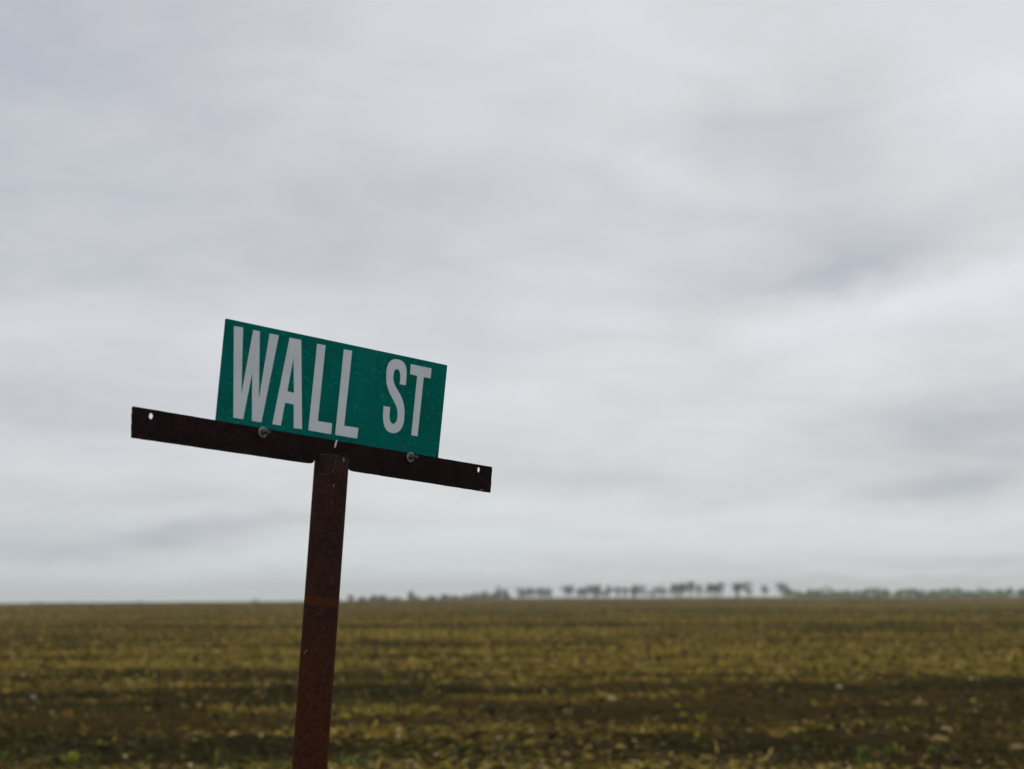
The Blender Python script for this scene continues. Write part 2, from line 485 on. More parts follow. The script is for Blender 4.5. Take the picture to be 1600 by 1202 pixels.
TAN = (0.21, 0.145, 0.050); PALE = (0.42, 0.33, 0.16); RUSTY = (0.20, 0.105, 0.030); GREYW = (0.32, 0.31, 0.27)
stone(51, 1091, 9, GREYW, 'small grey white stone near the left edge of the field')
stone(194, 1189, 11, PALE, 'pale stone at the bottom edge left of the sign post')
stone(106, 1118, 20, RUSTY, 'rusty orange clod on dark soil left of the post', cat='clod', name='clod', group='orange and tan clods')
stone(1212, 1153, 30, RUSTY, 'long orange brown clod on the dark soil right of centre', 0.4, 'orange and tan clods', 'clod', 'clod')
stone(1468, 1160, 30, TAN, 'tan flat clod near the lower right corner', 0.4, 'orange and tan clods', 'clod', 'clod')
stone(1478, 1146, 17, PALE, 'bright pale stone right above the tan flat clod')
stone(1311, 1078, 9, PALE, 'small round pale stone in the dark band, topmost of the pair')
stone(1324, 1091, 18, TAN, 'flat tan clod just under the small round pale stone', 0.4, 'orange and tan clods', 'clod', 'clod')
stone(1436, 1104, 22, TAN, 'tan clod in the dark band toward the right edge', 0.5, 'orange and tan clods', 'clod', 'clod')
stone(940, 1179, 12, PALE, 'pale stone at the bottom edge right of centre')
stone(956, 1096, 14, PALE, 'pale stone above the pair of tan clods right of the post')
stone(888, 1112, 20, TAN, 'tan clod right of the post in the yellow patch', 0.6, 'orange and tan clods', 'clod', 'clod')
stone(780, 1154, 10, PALE, 'small pale stone halfway between post and frame centre')
stone(622, 1151, 11, PALE, 'small pale stone a little right of the post near the bottom')
stone(1520, 1061, 18, PALE, 'pale flat stone farthest out toward the right edge', 0.3)
stone(1590, 1172, 24, TAN, 'tan clod at the far right edge by the bottom', 0.5, 'orange and tan clods', 'clod', 'clod')
stone(640, 1196, 28, TAN, 'tan clod at the bottom edge right of the post', 0.5, 'orange and tan clods', 'clod', 'clod')
stone(354, 1142, 14, PALE, 'pale flat stone left of the post in dark soil', 0.35)

weed_mat = plain('weed_leaf', (0.11, 0.15, 0.035), var=0.4, scale=30)
weed_mat2 = plain('yellow_weed_leaf', (0.28, 0.28, 0.030), var=0.35, scale=30)
def weed(px, py, wpx, hpx, label, yellow=False, blades=26):
    x, y, z = ground_at(px, py)
    Wd = wpx / F * y / 2; H = hpx / F * y
    vs, fs = [], []
    for i in range(blades):
        a = rnd.random() * 2 * PI; r0 = Wd * 0.45 * rnd.random(); out = Wd * rnd.uniform(.1, .9); h = H * rnd.uniform(.45, 1.05)
        wd = rnd.uniform(.006, .013)
        bx_, by_ = math.cos(a) * r0, math.sin(a) * r0
        dx, dy = math.cos(a), math.sin(a); sx, sy = -dy * wd, dx * wd
        n0 = len(vs)
        for k, (f, g) in enumerate(((0, 0), (.35, .45), (.75, .85), (1.0, 1.0 - .25 * rnd.random()))):
            q = f * f * out; ww = (1, 1.1, .7, .1)[k]
            vs.append((bx_ + dx * q - sx * ww, by_ + dy * q - sy * ww, g * h - .02)); vs.append((bx_ + dx * q + sx * ww, by_ + dy * q + sy * ww, g * h - .02))
        for k in range(3): fs.append((n0 + 2 * k, n0 + 2 * k + 1, n0 + 2 * k + 3, n0 + 2 * k + 2))
    o = mesh_obj('weed', vs, fs, weed_mat2 if yellow else weed_mat, loc=(x, y, z))
    tag(o, label, 'weed', 'green weeds growing in the field')
weed(1350, 1196, 42, 34, 'tallest bushy grass weed at the bottom edge right of centre', blades=42)
weed(1385, 1190, 26, 30, 'thin upright weed just right of the tallest grass weed')
weed(1460, 1186, 30, 18, 'low green weed between the tall grass weed and the right corner')
weed(1245, 1183, 18, 20, 'small dark green weed left of the tallest grass weed')
weed(1188, 1197, 18, 12, 'little yellow green weed at the bottom edge left of the dark one', True)
weed(552, 1196, 52, 16, 'low wide green weed at the foot of the frame right of post')
weed(602, 1196, 16, 18, 'single upright bluish weed right of the low wide weed', blades=16)
weed(66, 1195, 40, 22, 'green weed in straw at the bottom left corner', blades=34)
weed(8, 1192, 26, 26, 'green weed cut by the left edge of the photo')
weed(1010, 1201, 40, 16, 'pale green weed at the very bottom near the centre', True)
weed(560, 1104, 18, 16, 'yellow green weed close right of the post, upper one', True)
weed(576, 1121, 26, 14, 'yellow green weed close right of the post, lower one', True)
weed(1070, 1124, 26, 14, 'yellow weed on dark soil right of centre, left of two', True)
weed(1096, 1133, 22, 16, 'yellow weed on dark soil right of centre, right of two', True)
weed(36, 1044, 26, 12, 'lone green weed farther out near the left edge')
weed(198, 1108, 14, 10, 'small green weed left of the post in mid field')
weed(812, 1195, 60, 12, 'thin green weed patch at the bottom near the centre')
weed(1575, 1003, 18, 7, 'far green weed close to the right edge')

weed(112, 1192, 44, 20, 'yellow green weed right of the corner weed at the bottom left', True, 44)
weed(540, 1124, 34, 10, 'low pale yellow weed touching the post on its right side', True)
weed(605, 1118, 24, 12, 'small yellow weed farthest from the post in its group of four', True)
# ------------------------------------------------------------------ trees on the horizon
leaf_dark = plain('dark_foliage', (0.026, 0.080, 0.046), var=0.4, scale=0.7)
leaf_green = plain('green_foliage', (0.11, 0.235, 0.0), var=0.4, scale=0.5)
leaf_grey = plain('grey_foliage', (0.050, 0.088, 0.070), var=0.4, scale=0.7)
bark = plain('bark', (0.060, 0.062, 0.055), var=0.3, scale=2)

def tube(vs, fs, p0, p1, r0, r1, k=7):
    d = (p1 - p0).normalized()
    a = d.cross(Vector((0.3, 1, 0.1))).normalized(); b_ = d.cross(a)
    n0 = len(vs)
    for p, r in ((p0, r0), (p1, r1)):
        for i in range(k):
            t_ = 2 * PI * i / k
            vs.append(p + (a * math.cos(t_) + b_ * math.sin(t_)) * r)
    for i in range(k):
        j = (i + 1) % k
        fs.append((n0 + i, n0 + j, n0 + k + j, n0 + k + i))

def tree(name, px, dist, wpx, top_y, label, cat, group, style, mtl):
    """style: 'high' bare trunks under an uneven crown, 'dense' foliage to the ground"""
    c = ray_h(px, 935, dist)
    x, y = c.x, c.y
    z = float(base_z(np.array([x]), np.array([y]))[0])
    H = ray_h(px, top_y, dist).z - z
    Wd = wpx / F * y
    root = empty(name, (x, y, z - 0.05), rnd.random() * 6.28)
    tag(root, label, cat, group)
    vs, fs = [], []
    blobs = []
    nst = 2 if wpx < 17 else 3
    if style == 'high':
        for s in range(nst):
            bx0 = Vector((rnd.uniform(-.12, .12) * Wd, rnd.uniform(-.12, .12) * Wd, 0)) * (nst - 1) * 2
            fork = bx0 + Vector((rnd.uniform(-.06, .06) * Wd, rnd.uniform(-.06, .06) * Wd, H * rnd.uniform(.22, .36)))
            tube(vs, fs, bx0, fork, .036 * H, .024 * H)
            for k in range(5):
                a = k * 1.26 + rnd.random()
                e_ = Vector((math.cos(a) * Wd * rnd.uniform(.18, .42), math.sin(a) * Wd * rnd.uniform(.18, .42), H * rnd.uniform(.38, .88)))
                e_ = e_ + bx0 * .6; tube(vs, fs, fork, e_, .018 * H, .006 * H, 5)
                blobs.append((e_, Wd * rnd.uniform(.13, .24), H * rnd.uniform(.09, .17)))
        blobs.append((Vector((0, 0, H * .85)), Wd * .26, H * .12))
    else:
        top = Vector((0, 0, H * .7))
        tube(vs, fs, Vector((0, 0, 0)), top, .04 * H, .015 * H)
        for k in range(16):
            a = rnd.random() * 6.28; r_ = Wd * rnd.uniform(.05, .38); zz = H * (rnd.uniform(.12, .84) if k % 2 else rnd.uniform(.10, .45))
            e_ = Vector((math.cos(a) * r_, math.sin(a) * r_, zz))
            tube(vs, fs, Vector((0, 0, zz * .6)), e_, .014 * H, .005 * H, 5)
            blobs.append((e_, Wd * rnd.uniform(.15, .25), H * rnd.uniform(.12, .20)))
    mesh_obj('trunk', vs, fs, bark, root)
    lv, lf = [], []
    for (c_, rh, rv) in blobs:
        n = 55 if style == 'high' else 95
        for i in range(n):
            u = Vector((rnd.gauss(0, 1), rnd.gauss(0, 1), rnd.gauss(0, 1))).normalized() * rnd.random() ** .45
            p = c_ + Vector((u.x * rh, u.y * rh, u.z * rv))
            if p.z > H: p.z = H - rnd.random() * .1 * H
            if p.z < 0.05: p.z = .05 + rnd.random() * .1 * H
            s = rnd.uniform(.13, .30) * max(1.0, H / 6.0)
            a = Vector((rnd.gauss(0, 1), rnd.gauss(0, 1), rnd.gauss(0, 1))).normalized() * s
            b2 = a.cross(Vector((rnd.gauss(0, 1), rnd.gauss(0, 1), rnd.gauss(0, 1)))).normalized() * s * .7
            n0 = len(lv)
            lv += [p - a, p + b2, p + a, p - b2]
            lf.append((n0, n0 + 1, n0 + 2, n0 + 3))
    mesh_obj('crown', lv, lf, mtl, root)
    return root

TO = ['first', 'second', 'third', 'fourth', 'fifth', 'sixth', 'seventh', 'eighth', 'ninth', 'tenth', 'eleventh', 'twelfth', 'thirteenth',
      'fourteenth', 'fifteenth', 'sixteenth', 'seventeenth', 'eighteenth', 'nineteenth', 'twentieth', 'twenty-first', 'twenty-second', 'twenty-third', 'twenty-fourth', 'twenty-fifth', 'twenty-sixth', 'twenty-seventh']
# the hazy windbreak, trunks showing under the crowns (px, width, top y)
wind = [(816, 16, 918.5), (829, 14, 918), (845, 18, 918), (858, 14, 920), (886, 15, 915), (910, 16, 918), (922, 17, 915), (936, 17, 914), (950, 14, 915),
        (964, 10, 916), (975, 12, 918), (991, 14, 917), (1003, 20, 914), (1022, 13, 919), (1033, 13, 916), (1053, 16, 912), (1066, 16, 911), (1079, 14, 908),
        (1093, 12, 914), (1110, 17, 912), (1126, 16, 910), (1153, 16, 911), (1165, 16, 910), (1194, 12, 914), (1222, 16, 911)]
extra = {886: 'standing alone after a gap', 1003: 'the one with the darkest rounded crown', 964: 'small and faint', 1079: 'the tallest', 1194: 'small and alone in a gap',
         1222: 'last before the green hedge', 1153: 'left half of a dense pair', 1165: 'right half of a dense pair'}
for i, (px, wp, ty) in enumerate(wind):
    L_ = '%s tree from the left in the hazy windbreak' % TO[i]
    if px in extra: L_ += ', ' + extra[px]
    tree('windbreak_tree', px, 655 + rnd.uniform(-12, 12), wp * 1.15, ty - 1, L_, 'tree', 'hazy trees in a row on the horizon', 'high', leaf_dark if i % 3 else leaf_grey)
# grey mass left of the windbreak, rising to the right
mass = [(728, 14, 929), (739, 15, 926), (750, 16, 922.5), (762, 16, 921), (776, 16, 916), (790, 14, 920)]
for i, (px, wp, ty) in enumerate(mass):
    tree('grey_tree', px, 665 + rnd.uniform(-10, 10), wp * 1.2, ty - 1, '%s tree from the left in the grey clump that climbs to the right' % TO[i], 'tree', 'clump of grey trees on the horizon', 'dense', leaf_grey if i < 4 else leaf_dark)
# low bushes right of the post
low = [(548, 14, 929), (566, 14, 932), (583, 16, 930.5), (598, 13, 931), (618, 16, 932), (643, 9, 924), (652, 14, 931), (674, 14, 930.5), (695, 14, 928.5), (710, 14, 931)]
for i, (px, wp, ty) in enumerate(low):
    ds = 480 if px < 600 else 600
    tree('bush', px, ds, wp * 1.25, ty - 1, '%s low hazy bush to the right of the sign post%s' % (TO[i], ', narrow and tallest' if px == 643 else ''), 'bush', 'low bushes on the horizon by the post', 'dense', leaf_dark)
# green hedge trees on the right
hedge = [(1233, 17, 920), (1248, 16, 921), (1262, 16, 919.5), (1276, 13, 922), (1290, 22, 917), (1306, 18, 919), (1322, 16, 921), (1336, 17, 921.5), (1351, 16, 921), (1369, 20, 916.5),
         (1384, 16, 920), (1405, 16, 921), (1421, 18, 919), (1437, 17, 919.5), (1453, 17, 919.5), (1469, 17, 919), (1485, 17, 918.5), (1501, 17, 918.5), (1516, 16, 920), (1531, 14, 919), (1545, 14, 922),
         (1561, 17, 920), (1576, 18, 918.5), (1598, 14, 919), (1616, 20, 918)]
for i, (px, wp, ty) in enumerate(hedge):
    gr = i % 5 != 3
    tree('hedge_tree', px, 640 + rnd.uniform(-12, 12), wp * 1.55, ty - 1, '%s %s tree from the left in the green hedge on the right' % (TO[i], 'bright green' if gr else 'dull green'), 'tree', 'green hedge trees on the right', 'dense', leaf_green if gr else leaf_dark)
# tree tops showing over the left edge of the field
far = [(14, 16, 940), (45, 26, 939), (56, 20, 939), (107, 14, 938), (148, 18, 938), (156, 14, 938.5), (217, 14, 937), (242, 18, 937.5), (296, 16, 937), (372, 20, 937), (392, 18, 935.5), (403, 20, 936), (430, 16, 939), (462, 14, 937), (530, 12, 935)]
for i, (px, wp, ty) in enumerate(far):
    tree('distant_tree', px, 800 + rnd.uniform(-60, 60), wp, ty - 0.5, '%s distant tree top from the left above the far field edge' % TO[i], 'tree', 'distant tree tops on the left', 'dense', leaf_dark)

# ------------------------------------------------------------------ the sign
def fit_frame():
    a, b_, c = math.radians(-37.62), math.radians(-9.76), math.radians(4.48)
    Ry = Matrix(((math.cos(a), 0, math.sin(a)), (0, 1, 0), (-math.sin(a), 0, math.cos(a))))
    Rx = Matrix(((1, 0, 0), (0, math.cos(b_), -math.sin(b_)), (0, math.sin(b_), math.cos(b_))))
    Rz = Matrix(((math.cos(c), -math.sin(c), 0), (math.sin(c), math.cos(c), 0), (0, 0, 1)))
    R = Rz @ Rx @ Ry
    cols = [Vector((R[0][k], R[1][k], R[2][k])) for k in range(3)]
    return [MR @ Vector((v.x, -v.y, -v.z)) for v in cols]
U, Vd, Nb = fit_frame()          # along the bar to the right, down, away from the camera
Up = -Vd
Nf = -Nb
O = Vector((0, 0, CAM_H)) + ray(CX, CY).normalized() * D0
EYE = Vector((0, 0, CAM_H))
def hit(px, py, off=0.0):
    """where a sight line meets the bar's face (or a face off metres behind it): (along, up)"""
    r = ray(px, py)
    o = O + Nb * off
    t_ = (o - EYE).dot(Nf) / r.dot(Nf)
    p = EYE + r * t_
    return ((p - o).dot(U), (p - o).dot(Up))
def wp(u, v, off=0.0):
    return O + U * u + Up * v + Nb * off

# pole axis from two points on it
pu, pv = hit(517.4, 734, 0.0025)
P1 = wp(pu, pv, 0.0025)
r2 = ray(483.6, 1202)
P2 = EYE + r2 * (P1.y / r2.y)
ax = (P1 - P2).normalized()
depth = -(M.inverted() @ P1).z
PR = 53.6 / 2 / F * depth
gz = float(ground_z(np.array([P1.x]), np.array([P1.y]))[0])
base = P1 + ax * ((gz - P1.z) / ax.z)
root = empty('street_sign', base)
tag(root, 'green street sign lettered WALL ST bolted to a rusty bar on a leaning steel post', 'street sign')

def rust(name, dark, red, zlow=None):
    m, t, b, ob = mat(name)
    n1 = t.noise(ob, 26, 8, 0.72, 0.4)
    n2 = t.noise(ob, 150, 5, 0.75)
    n3 = t.noise(ob, 480, 3, 0.6)
    c = t.mix(t.mapr(n1, 0.40, 0.66), dark, red)
    c = t.mix(t.mapr(n2, 0.47, 0.66, 0, 0.55), c, tuple(x * 1.6 for x in red))
    c = t.mix(t.mapr(n2, 0.46, 0.34, 0, 0.7), c, tuple(x * .55 for x in dark))
    c = t.mix(t.mapr(n3, 0.56, 0.68, 0, 0.30), c, (0.070, 0.055, 0.052))
    c = t.mix(t.mapr(n3, 0.42, 0.30, 0, 0.6), c, tuple(x * .4 for x in dark))
    return m, t, b, ob, c, n2, n3
def finish(t, b, c, n2, n3, rough=0.72, bump=0.35):
    t.l(c, b.inputs['Base Color'])
    t.l(t.mapr(n2, 0.3, 0.7, rough - .12, rough + .12), b.inputs['Roughness'])
    b.inputs['Specular IOR Level'].default_value = 0.015
    bp = t.n('ShaderNodeBump'); bp.inputs['Strength'].default_value = bump; bp.inputs['Distance'].default_value = 0.0008
    t.l(t.math('ADD', n2, t.math('MULTIPLY', n3, 0.6)), bp.inputs['Height']); t.l(bp.outputs[0], b.inputs['Normal'])
m_bar, t, b, ob, c, n2, n3 = rust('rusty_bar_steel', (0.0100, 0.0075, 0.0085), (0.028, 0.0120, 0.0110))
ru, rv = hit(530, 700)
# the right arm is browner than the left
sepb = t.n('ShaderNodeSeparateXYZ'); t.l(ob, sepb.inputs[0])
br = t.mapr(t.math('ADD', sepb.outputs[0], t.math('MULTIPLY_ADD', t.noise(ob, 9, 4), 0.2, -0.1)), -0.02, 0.12, 0, 1)
c = t.mix(br, c, t.mix(0.65, c, (0.030, 0.016, 0.014)))
c = t.mix(t.mapr(t.noise(ob, 45, 4, 0.6, 0.4), 0.64, 0.76, 0, 0.5), c, (0.055, 0.016, 0.012))
c = t.mix(0.25, c, (0.012, 0.011, 0.012))
finish(t, b, c, n2, n3)
m_pole, t, b, ob, c, n2, n3 = rust('rusty_pole_steel', (0.025, 0.0150, 0.0135), (0.040, 0.0175, 0.0140))
sepb = t.n('ShaderNodeSeparateXYZ'); t.l(ob, sepb.inputs[0])
zz = sepb.outputs[2]
bandz = float(ray_h(505, 931, base.y).z - base.z)
low_ = t.mapr(t.math('ADD', zz, t.math('MULTIPLY_ADD', t.noise(ob, 8, 4), 0.3, -0.15)), bandz + 0.10, bandz - 0.22, 0, 1)
c = t.mix(low_, c, t.mix(0.6, c, t.mix(t.mapr(n2, .38, .62), (0.042, 0.0132, 0.0050), (0.080, 0.0255, 0.0075))))
dz_ = t.math('ABSOLUTE', t.math('SUBTRACT', t.math('ADD', t.math('MULTIPLY_ADD', sepb.outputs[0], 0.10, zz), t.math('MULTIPLY_ADD', t.noise(ob, 30, 3), 0.012, -0.006)), bandz))
c = t.mix(t.mapr(dz_, 0.0105, 0.0030, 0, 0.4), c, (0.10, 0.032, 0.008))
finish(t, b, c, n2, n3, 0.66)
m_edge = plain('cut_steel_edge', (0.05, 0.036, 0.032), scale=200, rough=.6)

def flat_shape(name, outlines, thick, off, mats, parent, bevel=0.0):
    """2-D outlines (first outer, rest holes) on the bar's plane, given thickness away from the camera starting at off"""
    cu = bpy.data.curves.new(name, 'CURVE'); cu.dimensions = '2D'; cu.fill_mode = 'BOTH'
    cu.extrude = thick / 2 - bevel; cu.bevel_depth = bevel; cu.bevel_resolution = 1; cu.offset = -bevel
    for ol in outlines:
        sp = cu.splines.new('POLY'); sp.points.add(len(ol) - 1); sp.use_cyclic_u = True
        for i, (a, b_) in enumerate(ol): sp.points[i].co = (a, b_, 0, 1)
    tmp = bpy.data.objects.new('tmp', cu)
    COL.objects.link(tmp)
    bpy.context.view_layer.update()
    me = bpy.data.meshes.new_from_object(tmp, depsgraph=bpy.context.evaluated_depsgraph_get())
    bpy.data.objects.remove(tmp)
    me.name = name
    T = Matrix(((U.x, Up.x, Nf.x, 0), (U.y, Up.y, Nf.y, 0), (U.z, Up.z, Nf.z, 0), (0, 0, 0, 1)))
    o3 = wp(0, 0, off + thick / 2) - base
    T.translation = o3
    me.materials.clear()
    for m in mats: me.materials.append(m)
    o = bpy.data.objects.new(name, me); COL.objects.link(o)
    if parent is root:
        o.parent = root; o.matrix_local = T
    else:
        o.parent = parent; o.matrix_local = parent.matrix_local.inverted() @ T
    for p in me.polygons: p.use_smooth = False
    return o
def ell(px, py, wpx, hpx, off=0.0, n=20):
    c_ = hit(px, py, off); a = abs(hit(px + wpx / 2, py, off)[0] - c_[0]); b_ = abs(hit(px, py + hpx / 2, off)[1] - c_[1])
    return [(c_[0] + a * math.cos(2 * PI * i / n) * (1 + .1 * rnd.uniform(-1, 1)), c_[1] + b_ * math.sin(2 * PI * i / n) * (1 + .06 * rnd.uniform(-1, 1))) for i in range(n)]
def poly(pts, off=0.0):
    return [hit(x, y, off) for x, y in pts]

# crossbar: hand-cut ragged ends, slightly wavy edges, a hole near each end
def edge_pts(p, q, n, amp):
    out = []
    for i in range(n):
        f = i / n
        out.append((p[0] + (q[0] - p[0]) * f, p[1] + (q[1] - p[1]) * f + (rnd.uniform(-1, 1) * amp if i else 0)))
    return out
btl, btr, bbr, bbl = (208.6, 635.0), (768.9, 729.6), (766.7, 769.9), (206.2, 684.0)
ol = edge_pts(btl, btr, 60, 0.18)
ol += [(768.9, 729.6), (769.4, 736), (768.6, 741), (768.0, 749), (767.9, 757), (767.0, 764)]
ol += edge_pts(bbr, (552.5, 736.6), 22, 0.18)
ol += [(552.5, 736.6), (548.5, 735.2), (545.0, 731.5), (543, 727), (492, 719), (489.5, 723.2), (486, 724.2), (481, 723.9)]
ol += edge_pts((479, 723.7), bbl, 26, 0.18)
ol += [(206.2, 684.0), (206.6, 676), (206.2, 668), (207.1, 659), (206.7, 650), (207.6, 642), (207.3, 637.5)]
BT = 0.0048
crossbar = flat_shape('crossbar', [poly(ol), ell(236.8, 650.2, 7.6, 10.2), ell(748.8, 734.2, 5.4, 9.2)], BT, 0.0, [m_bar], root, 0.0005)

# sign plate behind the bar
PO = BT + 0.0006
m_green, t, b, ob = mat('green_sheeting')
n1 = t.noise(ob, 7, 5, 0.6); n2 = t.noise(ob, 60, 5, 0.7); n3 = t.noise(t.scaled(ob, (60, 60, 60)), 4, 3)
g_ = t.mix(t.mapr(n1, 0.35, 0.68), (0.0, 0.105, 0.090), (0.0, 0.148, 0.130))
g_ = t.mix(t.mapr(n2, 0.5, 0.75, 0, 0.5), g_, (0.006, 0.190, 0.160))
t.l(g_, b.inputs['Base Color']); b.inputs['Roughness'].default_value = 0.42
b.inputs['Specular IOR Level'].default_value = 0.02
m_scuff = plain('scuffed_green', (0.02, 0.25, 0.215), var=.5, scale=90, rough=.6)
m_back = plain('bare_aluminium_back', (0.35, 0.36, 0.37), rough=.5, scale=10)
x0, y1a = hit(352.7, 497.6, PO); x1, y1b = hit(699.1, 570.8, PO)
xb0, _ = hit(337.2, 655, PO); xb1, _ = hit(685, 713, PO)
ybar = hit(510, 688, PO)[1]
def lerp_edge(xt, yt, xm, ym, yb):
    return (xt + (xm - xt) * (yb - yt) / (ym - yt), yb)
cl, cr2 = hit(337.2, 655, PO), hit(685, 713, PO)
bl = lerp_edge(x0, y1a, cl[0], cl[1], cl[1] - 0.03); brr = lerp_edge(x1, y1b, cr2[0], cr2[1], cr2[1] - 0.03)
plate = flat_shape('sign_plate', [[(x0 + .0012, y1a), (x1 - .0012, y1b), (x1, y1b - .0012), brr, bl, (x0, y1a - .0012)]], 0.0022, PO, [m_green, m_scuff, m_back], root, 0.0002)
# scuffs and scratches of the film, raised a hair from the face (inside the plate's own mesh)
def add_scuffs(o, n):
    import bmesh
    bm = bmesh.new(); bm.from_mesh(o.data)
    zf = max(v.co.z for v in bm.verts) + 0.00008
    cl_ = [(rnd.uniform(x0, x1), rnd.uniform(cl[1] - .02, y1a)) for _ in range(46)]
    def top_at(u): return y1a + (y1b - y1a) * (u - x0) / (x1 - x0)
    def in_plate(u, v):
        f = (u - x0) / (x1 - x0)
        return 0.008 < f < 0.992 and v < top_at(u) - .002 and v > (bl[1] + (brr[1] - bl[1]) * f) + .003
    for i in range(n):
        if rnd.random() < .75:
            c_ = rnd.choice(cl_); u = rnd.gauss(c_[0], .018); v = rnd.gauss(c_[1], .014)
        else:
            u = rnd.uniform(x0, x1); v = rnd.uniform(bl[1] - .05, y1a)
        ln = rnd.uniform(.003, .015); a = rnd.choice((rnd.gauss(.5, .5), rnd.gauss(2.4, .5))); cv = rnd.gauss(0, 70)
        wd = rnd.uniform(.00008, .00036)
        pts = []; ok = True
        for k in range(6):
            pts.append((u, v, a)); ok = ok and in_plate(u, v)
            u += math.cos(a) * ln / 5; v += math.sin(a) * ln / 5; a += cv * ln / 5
        if not ok: continue
        prev = None
        for k, (pu_, pv_, pa) in enumerate(pts):
            ww = wd * (0.2, .8, 1, 1, .7, .15)[k]
            A_ = bm.verts.new((pu_ - math.sin(pa) * ww, pv_ + math.cos(pa) * ww, zf)); B_ = bm.verts.new((pu_ + math.sin(pa) * ww, pv_ - math.cos(pa) * ww, zf))
            if prev:
                f = bm.faces.new((prev[0], prev[1], B_, A_)); f.material_index = 1
            prev = (A_, B_)
    bm.normal_update()
    zmin = min(v.co.z for v in bm.verts)
    for f in bm.faces:
        if f.normal.z < -.5 and all(v.co.z < zmin + .0004 for v in f.verts): f.material_index = 2
    bm.to_mesh(o.data); bm.free()
add_scuffs(plate, 1250)

# lettering WALL ST
m_let, t, b, ob = mat('grey_white_letters')
n1 = t.noise(ob, 10, 5, 0.6); n2 = t.noise(ob, 700, 3, 0.6)
lc = t.mix(t.mapr(n1, 0.35, 0.65), (0.56, 0.63, 0.70), (0.61, 0.68, 0.75))
lc = t.mix(t.mapr(n2, 0.45, 0.75, 0, 0.30), lc, (0.36, 0.42, 0.50))
vo = t.n('ShaderNodeTexVoronoi'); vo.inputs['Scale'].default_value = 38; t.l(ob, vo.inputs['Vector'])
lc = t.mix(t.mapr(vo.outputs['Distance'], 0.05, 0.03, 0, 0.45), lc, (0.16, 0.17, 0.19))
t.l(lc, b.inputs['Base Color']); b.inputs['Roughness'].default_value = 0.5; b.inputs['Specular IOR Level'].default_value = .3
ZA = lambda pts: [(340 + x / 6.011, 490 + y / 6.011) for x, y in pts]
ZB = lambda pts: [(480 + x / 4.623, 520 + y / 4.623) for x, y in pts]
LO = PO - 0.0005
def spl(pts, n=6):
    """smooth open run through points (Catmull-Rom)"""
    out = []
    P = [pts[0]] + list(pts) + [pts[-1]]
    for i in range(1, len(P) - 2):
        for k in range(n):
            t_ = k / n
            out.append(tuple(0.5 * (2 * P[i][d] + (P[i + 1][d] - P[i - 1][d]) * t_ + (2 * P[i - 1][d] - 5 * P[i][d] + 4 * P[i + 1][d] - P[i + 2][d]) * t_ ** 2 + (3 * P[i][d] - P[i - 1][d] - 3 * P[i + 1][d] + P[i + 2][d]) * t_ ** 3) for d in (0, 1)))
    out.append(pts[-1])
    return out
letters = [
    [ZA([(153, 118), (240, 131), (224, 752), (335, 154), (397, 168), (388, 803), (489, 187), (576, 206), (412, 1023), (322, 1009), (326, 555), (240, 994), (148, 978)])],
    [ZA([(677, 227), (786, 249), (793, 1087), (716, 1076), (715, 855), (634, 838), (594, 1053), (514, 1040)]), ZA([(713, 415), (718, 746), (655, 731)])],
    [ZB([(72, 80), (133, 91), (77, 638), (180, 655), (173, 734), (8, 705)])],
    [ZB([(265, 120), (325, 131), (267, 672), (370, 688), (361, 765), (202, 738)])],
    [ZB(spl([(668, 372), (673, 330), (672, 298), (662, 270), (648, 263), (632, 272), (624, 300), (623, 340), (636, 385), (665, 435), (690, 490), (701, 545), (702, 600), (694, 660), (672, 704), (640, 724), (606, 723), (572, 702), (554, 660), (548, 600), (552, 530)])
        + spl([(600, 538), (595, 590), (598, 635), (614, 656), (634, 654), (648, 632), (653, 590), (648, 545), (624, 490), (596, 435), (577, 380), (572, 325), (574, 270), (590, 220), (620, 194), (660, 194), (695, 213), (714, 250), (718, 300), (712, 380)]))],
    [ZB([(749, 227), (898, 258), (892, 330), (842, 321), (797, 749), (752, 740), (795, 312), (743, 300)])],
]
for ls in letters:
    flat_shape('letter', [poly(o_, LO) for o_ in ls], 0.00035, LO, [m_let], plate)

# pole: tube with a closed rim, top reaching half way up the bar
def frame_for(a):
    x_ = a.cross(Vector((0, 1, 0))).normalized(); return x_, a.cross(x_)
def lathe(path, axis_o, axis_d, name, m, parent, seg=48, smooth=True, lump=0.0):
    xa, ya = frame_for(axis_d)
    vs, fs = [], []
    for (s_h, r_) in path:
        for i in range(seg):
            t_ = 2 * PI * i / seg
            rr = r_ * (1 + lump * rnd.uniform(-1, 1))
            vs.append(axis_o + axis_d * s_h + (xa * math.cos(t_) + ya * math.sin(t_)) * rr)
    for k in range(len(path) - 1):
        for i in range(seg):
            j = (i + 1) % seg
            fs.append((k * seg + i, k * seg + j, (k + 1) * seg + j, (k + 1) * seg + i))
    fs.append(tuple(range((len(path) - 1) * seg, len(path) * seg)))
    fs.append(tuple(reversed(range(seg))))
    o = mesh_obj(name, vs, fs, m, parent)
    if smooth:
        for p in o.data.polygons: p.use_smooth = len(p.vertices) == 4
    return o
r_top = ray(517, 712.5)
ztop = (EYE + r_top * ((P1.y - PR) / r_top.y)).z
LT = (ztop - base.z) / ax.z
path = [(-0.5, PR)] + [(LT * k / 40, PR * (1 + 0.0015 * math.sin(k * 1.7))) for k in range(1, 40)] + [(LT - .0015, PR), (LT, PR - .0012), (LT - .0005, PR - .004), (LT - .004, PR - 0.0055)]
pole = lathe(path, Vector((0, 0, 0)), ax, 'pole', m_pole, root, 64)

